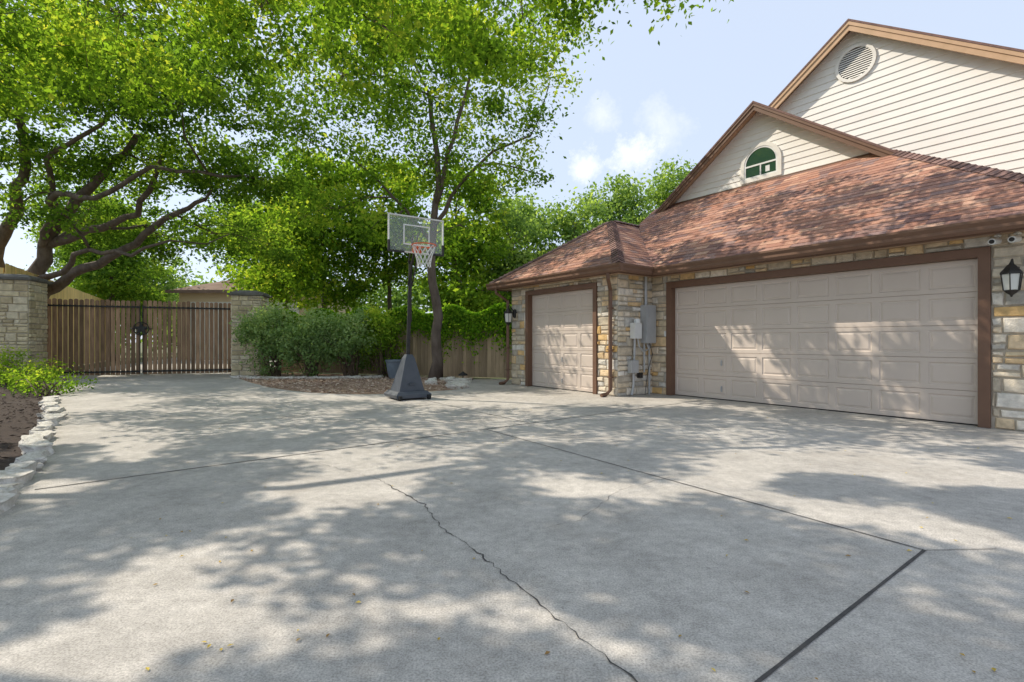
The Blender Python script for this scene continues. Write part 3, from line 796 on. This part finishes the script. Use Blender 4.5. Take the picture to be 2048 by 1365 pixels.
for x,y,a in along(path,.29):
    putrock(x+rng.uniform(-.04,.04)-.02,y+rng.uniform(-.04,.04),rng.uniform(.24,.44),rng.uniform(.15,.25),rng.uniform(.14,.28),a+rng.uniform(-.35,.35),'edging_rock','rough white limestone rock edging the mulch bed','rock','limestone rocks edging the mulch bed')
for x,y,a in along([(-9.0,16.4),(-8.0,15.9),(-6.5,15.9),(-4.2,16.4)],.34):
    putrock(x,y,.36,rng.uniform(.18,.24),rng.uniform(.18,.24),a+rng.uniform(-.1,.1),'edging_block','small limestone block in the garden bed border','edging stone','limestone blocks bordering the shrub bed')
for i in range(16):
    x=rng.uniform(-2.3,-1.3); y=12.6+ (i/16)*2.6+rng.uniform(-.2,.2)
    if i<8: x=-1.35-.1*i*.3+rng.uniform(-.1,.1)
    putrock(x,y,rng.uniform(.3,.6),rng.uniform(.2,.36),rng.uniform(.2,.4),rng.uniform(0,3),'garden_rock','white limestone rock lying by the tree','rock','limestone rocks around the tree')
b=MB(); b.lathe([(.17,0),(.24,.25),(.27,.5),(.30,.56),(.30,.60),(.26,.60),(.25,.5)],(-3.75,16.0,0),20); thing(b,'flower_pot',m_pot,'dark glazed flower pot beside the shrubs','flower pot',origin=(-3.75,16.0,0),smooth=False)
b=MB(); b.tube([(-1.5,15.3,0),(-1.5,15.3,.16)],.015,8); b.lathe([(.15,.15),(.14,.18),(.03,.25),(.01,.27)],(-1.5,15.3,0),16); thing(b,'path_light',m_black,'low black path light in the garden bed','garden light',origin=(-1.5,15.3,0))

# ================================================================== PLANTS
def plant(name,label,cat,base,blobs,mat,seed,dens,leaves,cr,size,group=None,flat=.8,stems=14):
    rt=root(name,label,cat,base,group=group); rng=random.Random(seed)
    P,T,C=clumps(blobs,dens,leaves,cr,seed,flat); k=P[:,2]>.03; P,T=P[k],T[k]
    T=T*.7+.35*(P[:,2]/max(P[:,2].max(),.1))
    b=MB()
    for i in range(stems):
        bi,c=C[rng.randrange(len(C))]; q=Vector(c[rng.randrange(len(c))]); s=Vector(base)+Vector((rng.uniform(-.2,.2),rng.uniform(-.2,.2),0))
        b.tube([s,s.lerp(q,.5)+Vector((0,0,.2)),q],[.02,.014,.005],5)
    part(b,'stem',m_twig,rt)
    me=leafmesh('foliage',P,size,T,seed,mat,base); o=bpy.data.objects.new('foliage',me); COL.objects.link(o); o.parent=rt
SB=[(-8.0,16.9,1.6,1.2),(-6.7,16.6,1.65,1.3),(-5.4,16.8,1.55,1.15),(-4.3,16.8,1.75,1.0)]
for i,(x,y,h,r) in enumerate(SB):
    g=random.Random(40+i); bl=[(x,y,h*.65,r*.85,.75,h*.62)]+[(x+g.uniform(-.75,.75)*r,y+g.uniform(-.5,.3),h*g.uniform(.6,1.2),r*.45,.42,.48) for _ in range(7)]
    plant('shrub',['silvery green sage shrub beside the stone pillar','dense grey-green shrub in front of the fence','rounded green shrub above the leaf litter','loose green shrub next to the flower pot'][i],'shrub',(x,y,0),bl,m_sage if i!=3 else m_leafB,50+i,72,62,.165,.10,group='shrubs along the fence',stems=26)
plant('ground_cover_plant','bright green leafy plant at the bed edge near the gate pillar','plant',(-12.6,13.0,0),[(-12.7,13.3,.25,1.0,.7,.25),(-13.8,14,.3,1.0,.8,.35),(-14.5,14.2,.5,.7,.6,.5)],m_leafB,71,60,55,.16,.08,stems=20)
plant('ground_cover_plant','low bright green plant spilling over the edging rocks','plant',(-10.2,11.0,0),[(-10.2,10.8,.14,.7,.5,.18),(-10.9,11.8,.16,.8,.6,.22),(-11.8,12.4,.2,.7,.5,.24)],m_leafB,72,60,50,.13,.07,stems=14)
g=np.random.default_rng(77); A=np.array(FA); B=np.array(FB); N=28000
u=g.uniform(0,.93,N); q=np.array([-(B-A)[1],(B-A)[0]])/np.linalg.norm(B-A)*-1
drape=.20+.26*(np.sin(u*23)+1)*.5+.22*(np.sin(u*61+1)+1)*.5+.30*(u>.62)
z=2.25-np.abs(g.normal(size=N))*drape*.7+.14*np.sin(u*40)
off=g.uniform(-.28,.02,N)
xy=A+np.outer(u,B-A)+q[None,:]*(-off[:,None])
P=np.column_stack([xy[:,0],xy[:,1],np.clip(z,.5,2.6)])
me=leafmesh('ivy_vine',P,.11,g.uniform(.1,.9,N),5,m_ivy,(FA[0],FA[1],0),up=.1)
o=bpy.data.objects.new('ivy_vine',me); o.location=(FA[0],FA[1],0); COL.objects.link(o); o['label']='green ivy draped over the top of the cedar fence'; o['category']='ivy'

# ================================================================== TREES
TD=4.0
tree('oak_tree','large live oak in the mulch bed with canopy over the driveway','tree',(-9.2,4.4,0),
 [([(-9.2,4.4,0),(-9.0,4.5,2.2),(-8.5,4.9,4.2)],.32,.24),([(-8.5,4.9,4.2),(-7.0,5.6,5.6),(-5.8,7.2,6.8),(-3.6,7.6,7.2),(-2.2,8.9,7.9),(.2,8.4,7.7),(1.8,9.2,7.9)],.075,.02),([(-8.5,4.9,4.2),(-9.5,6.5,6.2),(-9.0,9,7.5)],.12,.06),([(-8.5,4.9,4.2),(-7.6,3.4,5.8),(-6,3.4,7),(-3.5,2.5,8)],.08,.03)],
 [(2.3,8.6,7.55,1.5,1.5,.9),(1.2,11.2,9.0,1.6,1.5,1.0),(.2,9.3,7.2,1.9,1.8,1.3,.75),(-2.2,9.2,6.9,2.0,1.9,1.4,.75),(-4.8,9.6,7.6,2.1,1.9,1.4,.8),(-7.2,9.2,7.2,2.1,2.0,1.5,.9),(-9.3,8.6,6.1,1.6,1.6,1.4,.7),(-11.8,11,7.8,2.3,2.3,1.3,.9),
  (-1.4,10.9,8.6,2.3,1.8,.9,1,3.0),(-4.4,11.3,8.6,2.0,1.6,.9,1,2.6),  # dense masses added inside the canopy to shade the garage door
  (-8.5,3,7.5,2.8,2.6,1.2,1,TD),(-4,4.2,8,2.8,2.3,1.2,1,TD),(-.6,5.6,8.2,2.3,2.1,1.1,1,TD),(-12,6,7.5,2.8,2.8,1.3,1,TD),(-5,.6,8,2.8,2.4,1.1,1,TD),(2.4,5.6,8.4,1.7,1.7,.9,1,TD),(-10,-.5,7.5,2.6,2.5,1.1,1,TD),(-.5,2.6,8.6,2,1.7,.9,1,TD),(-6.5,6.3,8.2,2.3,1.8,1.1,1,TD*.9)],  # crown masses out of view, added to throw dappled shade on the driveway
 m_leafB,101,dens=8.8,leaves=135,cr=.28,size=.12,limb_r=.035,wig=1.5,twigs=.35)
tree('oak_tree','old live oak with leaning forked trunks beyond the driveway gate','tree',(-19.5,20.5,0),
 [([(-19.5,20.5,0),(-19.3,20.3,2.8),(-18.5,19.8,5.0),(-16.5,19,6.6),(-13.5,18,8.6)],.38,.10),([(-20.3,20.3,0),(-20.8,20,3.5),(-19.8,19.5,5.4),(-17.5,18,7.5),(-17,17,10)],.38,.10),
  ([(-19.2,20.3,2.8),(-17.4,19.8,3.9),(-15.6,19.3,4.4),(-13.5,19,5.6),(-11.2,18.3,6.4)],.24,.07),([(-18.5,19.8,5.0),(-16,19.5,5.6),(-14.2,19,6.0),(-12.5,18,8.0)],.2,.07),([(-20.8,20,3.5),(-21,18,6),(-20.5,16,8)],.2,.1),
  ([(-19.1,20.2,3.4),(-17.2,18.6,3.6),(-15.2,18,4.5),(-13.4,17.6,4.2),(-11.9,17.4,4.7)],.15,.04),([(-18.6,19.8,4.9),(-16.4,18,6.5),(-14.6,17.5,6.2),(-12.4,17.2,7.2),(-9.4,17,6.8)],.15,.04),([(-17.6,19.4,5.8),(-16.4,17.6,7.6),(-14.4,17,8.3),(-12,16.5,9.4)],.12,.04)],
 [(-18.5,17,10.2,2.6,2.3,1.5),(-15.5,16.5,11.2,2.6,2.3,1.5),(-12.4,16.5,10.8,2.5,2.2,1.5),(-9.6,16.3,9.8,2.2,2.0,1.5),(-17.3,18.9,8.0,2.3,2.0,1.0),(-14,19.2,8.0,2.3,2,1.2),(-11,18.4,7.6,2.1,1.9,1.4),(-8.8,17.6,6.9,1.4,1.4,1.2),(-20.5,16.5,7.6,2,1.9,1.3),(-13,15.6,9.4,2.3,1.8,1.2),(-16.8,15.2,9.4,2.3,1.8,1.2),(-10.6,14.5,8.6,1.9,1.6,1.0),(-12.2,20.5,5.6,1.8,1.5,.8),(-15.5,21.8,5.9,2.2,1.8,1.0),(-19,22.3,7,2.4,2.2,1.6),(-10,20.5,5.2,1.4,1.3,.8),(-15.3,17.2,5.6,1.1,1.0,.5,.8),(-17.6,18,6.2,1.2,1.0,.6,.8)],
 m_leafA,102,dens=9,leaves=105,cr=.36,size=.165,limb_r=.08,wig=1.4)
tree('oak_tree','slender oak standing in the garden bed behind the basketball hoop','tree',(-2.45,15.9,0),
 [([(-2.45,15.9,0),(-2.42,15.9,2.5),(-2.5,15.9,4.6),(-2.35,15.9,6.6),(-2.6,15.9,9)],.185,.07),([(-2.45,15.9,4.9),(-1.6,15.8,6.2),(-.6,15.8,7.2),(.6,15.8,7.7)],.08,.03),([(-2.4,15.9,4.2),(-3.4,16,5.4),(-4.6,16,6.6)],.07,.03),([(-2.4,15.9,5.6),(-1.7,15.5,8),(-1,15.4,10.5)],.08,.04)],
 [(-4.9,16.2,6.9,1.6,1.4,1.2),(-1.2,15.9,6.7,1.4,1.3,.9,.8),(-2.6,15.8,8.9,2.2,2.0,1.6),(-5.2,15.4,9.4,2.1,1.8,1.6),(.5,15.9,7.9,1.5,1.2,.8,.8),(-.8,15.4,10.8,2.1,1.8,1.4),(-3.6,15.3,5.0,1.1,1.0,.8,.8),(-4.2,16,11.2,2.2,2.0,1.5),(-1.4,16,4.8,.9,.9,.6,.7),(-5.9,15.8,5.4,1.4,1.2,1.1),(1.2,15.8,9.4,1.2,1.0,.9,.8),(-7,16,8,1.5,1.3,1.3),(-2.8,16.2,6.9,1.4,1.3,.9),(.9,15.6,6.4,.9,.8,.5,.7)],
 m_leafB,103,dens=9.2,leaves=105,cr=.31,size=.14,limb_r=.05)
def bgtree(x,y,h,r,seed,label,mat=m_leafC,dens=4.2,size=.22,tr=.16,low=.35):
    g=random.Random(seed); bl=[]
    for i in range(12):
        a=g.uniform(0,6.28); rr=g.uniform(.1,.75)*r; zz=h*g.uniform(low,.93)
        k=g.uniform(.36,.54)*r*(1.1-.5*zz/h)
        bl.append((x+math.cos(a)*rr*(1.2-zz/h*.6),y+math.sin(a)*rr,zz,k*1.2,k*1.2,k*.9))
    bl.append((x,y,h*.85,r*.55,r*.5,r*.35)); bl.append((x,y,h*.6,r*.75,r*.6,r*.5))
    tree('background_tree',label,'tree',(x,y,0),[([(x,y,0),(x+g.uniform(-.2,.2),y,h*.3),(x+g.uniform(-.4,.4),y,h*.75)],tr,.06)],bl,mat,seed,dens=dens,leaves=70,cr=.44,size=size,limb_r=.05,group='trees beyond the fence',twigs=0)
L_='leafy green tree rising beyond the cedar fence'
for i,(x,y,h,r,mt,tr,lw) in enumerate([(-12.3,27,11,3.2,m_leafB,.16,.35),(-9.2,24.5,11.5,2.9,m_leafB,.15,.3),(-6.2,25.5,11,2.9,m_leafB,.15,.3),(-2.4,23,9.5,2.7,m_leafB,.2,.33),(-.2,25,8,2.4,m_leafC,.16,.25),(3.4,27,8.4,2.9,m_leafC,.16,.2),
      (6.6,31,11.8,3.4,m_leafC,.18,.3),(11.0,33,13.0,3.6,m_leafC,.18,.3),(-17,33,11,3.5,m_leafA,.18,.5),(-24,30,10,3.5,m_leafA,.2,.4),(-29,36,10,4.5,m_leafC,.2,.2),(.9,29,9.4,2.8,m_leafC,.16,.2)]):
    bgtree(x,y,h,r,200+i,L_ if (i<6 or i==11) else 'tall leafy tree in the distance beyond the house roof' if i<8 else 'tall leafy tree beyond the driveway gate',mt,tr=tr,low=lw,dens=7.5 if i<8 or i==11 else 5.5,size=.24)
g=random.Random(5); bl=[]
for i in range(46):
    x=-52+i*1.7+g.uniform(-1,1); y=46+g.uniform(-3,4); h=g.uniform(4,8)
    if x>26: break
    bl.append((x,y,h*.35,2.2,1.6,h*.35)); bl.append((x,y,h*.8,1.8,1.4,h*.25))
P,T,C=clumps(bl,2.8,46,.7,9)
me=leafmesh('distant_woods',P,.5,T*.8,9,m_leafC,(0,0,0)); o=bpy.data.objects.new('distant_woods',me); COL.objects.link(o); o['kind']='stuff'; o['label']='continuous mass of distant green woods behind the properties'; o['category']='woods'

# ================================================================== NEIGHBOUR HOUSE
nr=root('neighbor_house','tan neighboring garage house with brown hip roof beyond the gate','house',(-16,33,0),off=(-16,33,0))
b=MB(); b.box(-21.3,-12.2,32,38,0,4.4); part(b,'wall',m_nwall,nr)
b=MB(); x0,x1,y0,y1=-21.8,-11.7,31.5,38.5; b.add([(x0,y0,4.4),(x1,y0,4.4),(x1,y1,4.4),(x0,y1,4.4),(-18.4,35,5.7),(-15.2,35,5.7)],[(0,1,5,4),(1,2,5),(2,3,4,5),(3,0,4)])
b.box(x0-.02,x1+.02,y0-.06,y0-.01,4.22,4.42); part(b,'roof',m_nroof,nr)
gdoor(-20.8,-17.4,31.96,.02,3.7,4,4,nr,m_trim,handle=False)
gdoor(-16.4,-13.6,31.96,.02,3.7,4,4,nr,m_trim,handle=False)
print('LEAVES',NL)

# ================================================================== LIGHT / SKY / CAMERA
el=rad(46); dx,dy=-.96,.28; nrm=math.hypot(dx,dy); dx/=nrm; dy/=nrm
sd=Vector((dx*math.cos(el),dy*math.cos(el),math.sin(el)))
sun=bpy.data.lights.new('sun','SUN'); sun.energy=5.0; sun.angle=rad(.45); sun.color=(1,.91,.77)
so=bpy.data.objects.new('sun',sun); so.rotation_euler=sd.to_track_quat('Z','Y').to_euler(); COL.objects.link(so)
w=bpy.data.worlds.new('World'); scene.world=w; w.use_nodes=True; n=w.node_tree; n.nodes.clear()
out=n.nodes.new('ShaderNodeOutputWorld'); bg_=n.nodes.new('ShaderNodeBackground'); bg_.inputs[1].default_value=.15
sky=n.nodes.new('ShaderNodeTexSky'); sky.sky_type='NISHITA'; sky.sun_disc=False; sky.sun_elevation=el; sky.sun_rotation=math.atan2(dx,dy)
sky.air_density=1.0; sky.dust_density=1.5; sky.ozone_density=1.0
c=mixc(n,sky.outputs[0],(6.1,6.9,8.3),.68)
tc=n.nodes.new('ShaderNodeTexCoord')
def cloud(c,dirv,r1,sc,amt):
    d=Vector(dirv).normalized()
    vm=n.nodes.new('ShaderNodeVectorMath'); vm.operation='DISTANCE'; n.links.new(tc.outputs['Generated'],vm.inputs[0]); vm.inputs[1].default_value=d
    mr=n.nodes.new('ShaderNodeMapRange'); mr.inputs[1].default_value=0; mr.inputs[2].default_value=r1; mr.inputs[3].default_value=.42; mr.inputs[4].default_value=-.2
    n.links.new(vm.outputs['Value'],mr.inputs[0])
    nz=noise(n,sc,9,.72,vec=tc.outputs['Generated'])
    mu=n.nodes.new('ShaderNodeMath'); mu.operation='ADD'; n.links.new(mr.outputs[0],mu.inputs[0]); n.links.new(nz,mu.inputs[1])
    f=ramp(n,mu.outputs[0],[(.56,0.0),(.92,amt)])
    return mixc(n,c,(8.6,8.6,8.7),f)
c=cloud(c,(.245,1,.37),.085,17,1.0); c=cloud(c,(.15,1,.35),.07,22,.8); c=cloud(c,(.18,1,.455),.06,18,.35); c=cloud(c,(.30,1,.43),.09,14,.35)
n.links.new(c,bg_.inputs[0]); n.links.new(bg_.outputs[0],out.inputs[0])
cam=bpy.data.cameras.new('camera'); cam.sensor_width=36; cam.lens=36*1000/2048; cam.clip_end=2000; cam.clip_start=.05
co=bpy.data.objects.new('camera',cam); co.location=(0,0,1.2); co.rotation_euler=(rad(90),0,0); COL.objects.link(co); scene.camera=co
scene.view_settings.view_transform='Standard'; scene.view_settings.look='None'; scene.view_settings.exposure=0
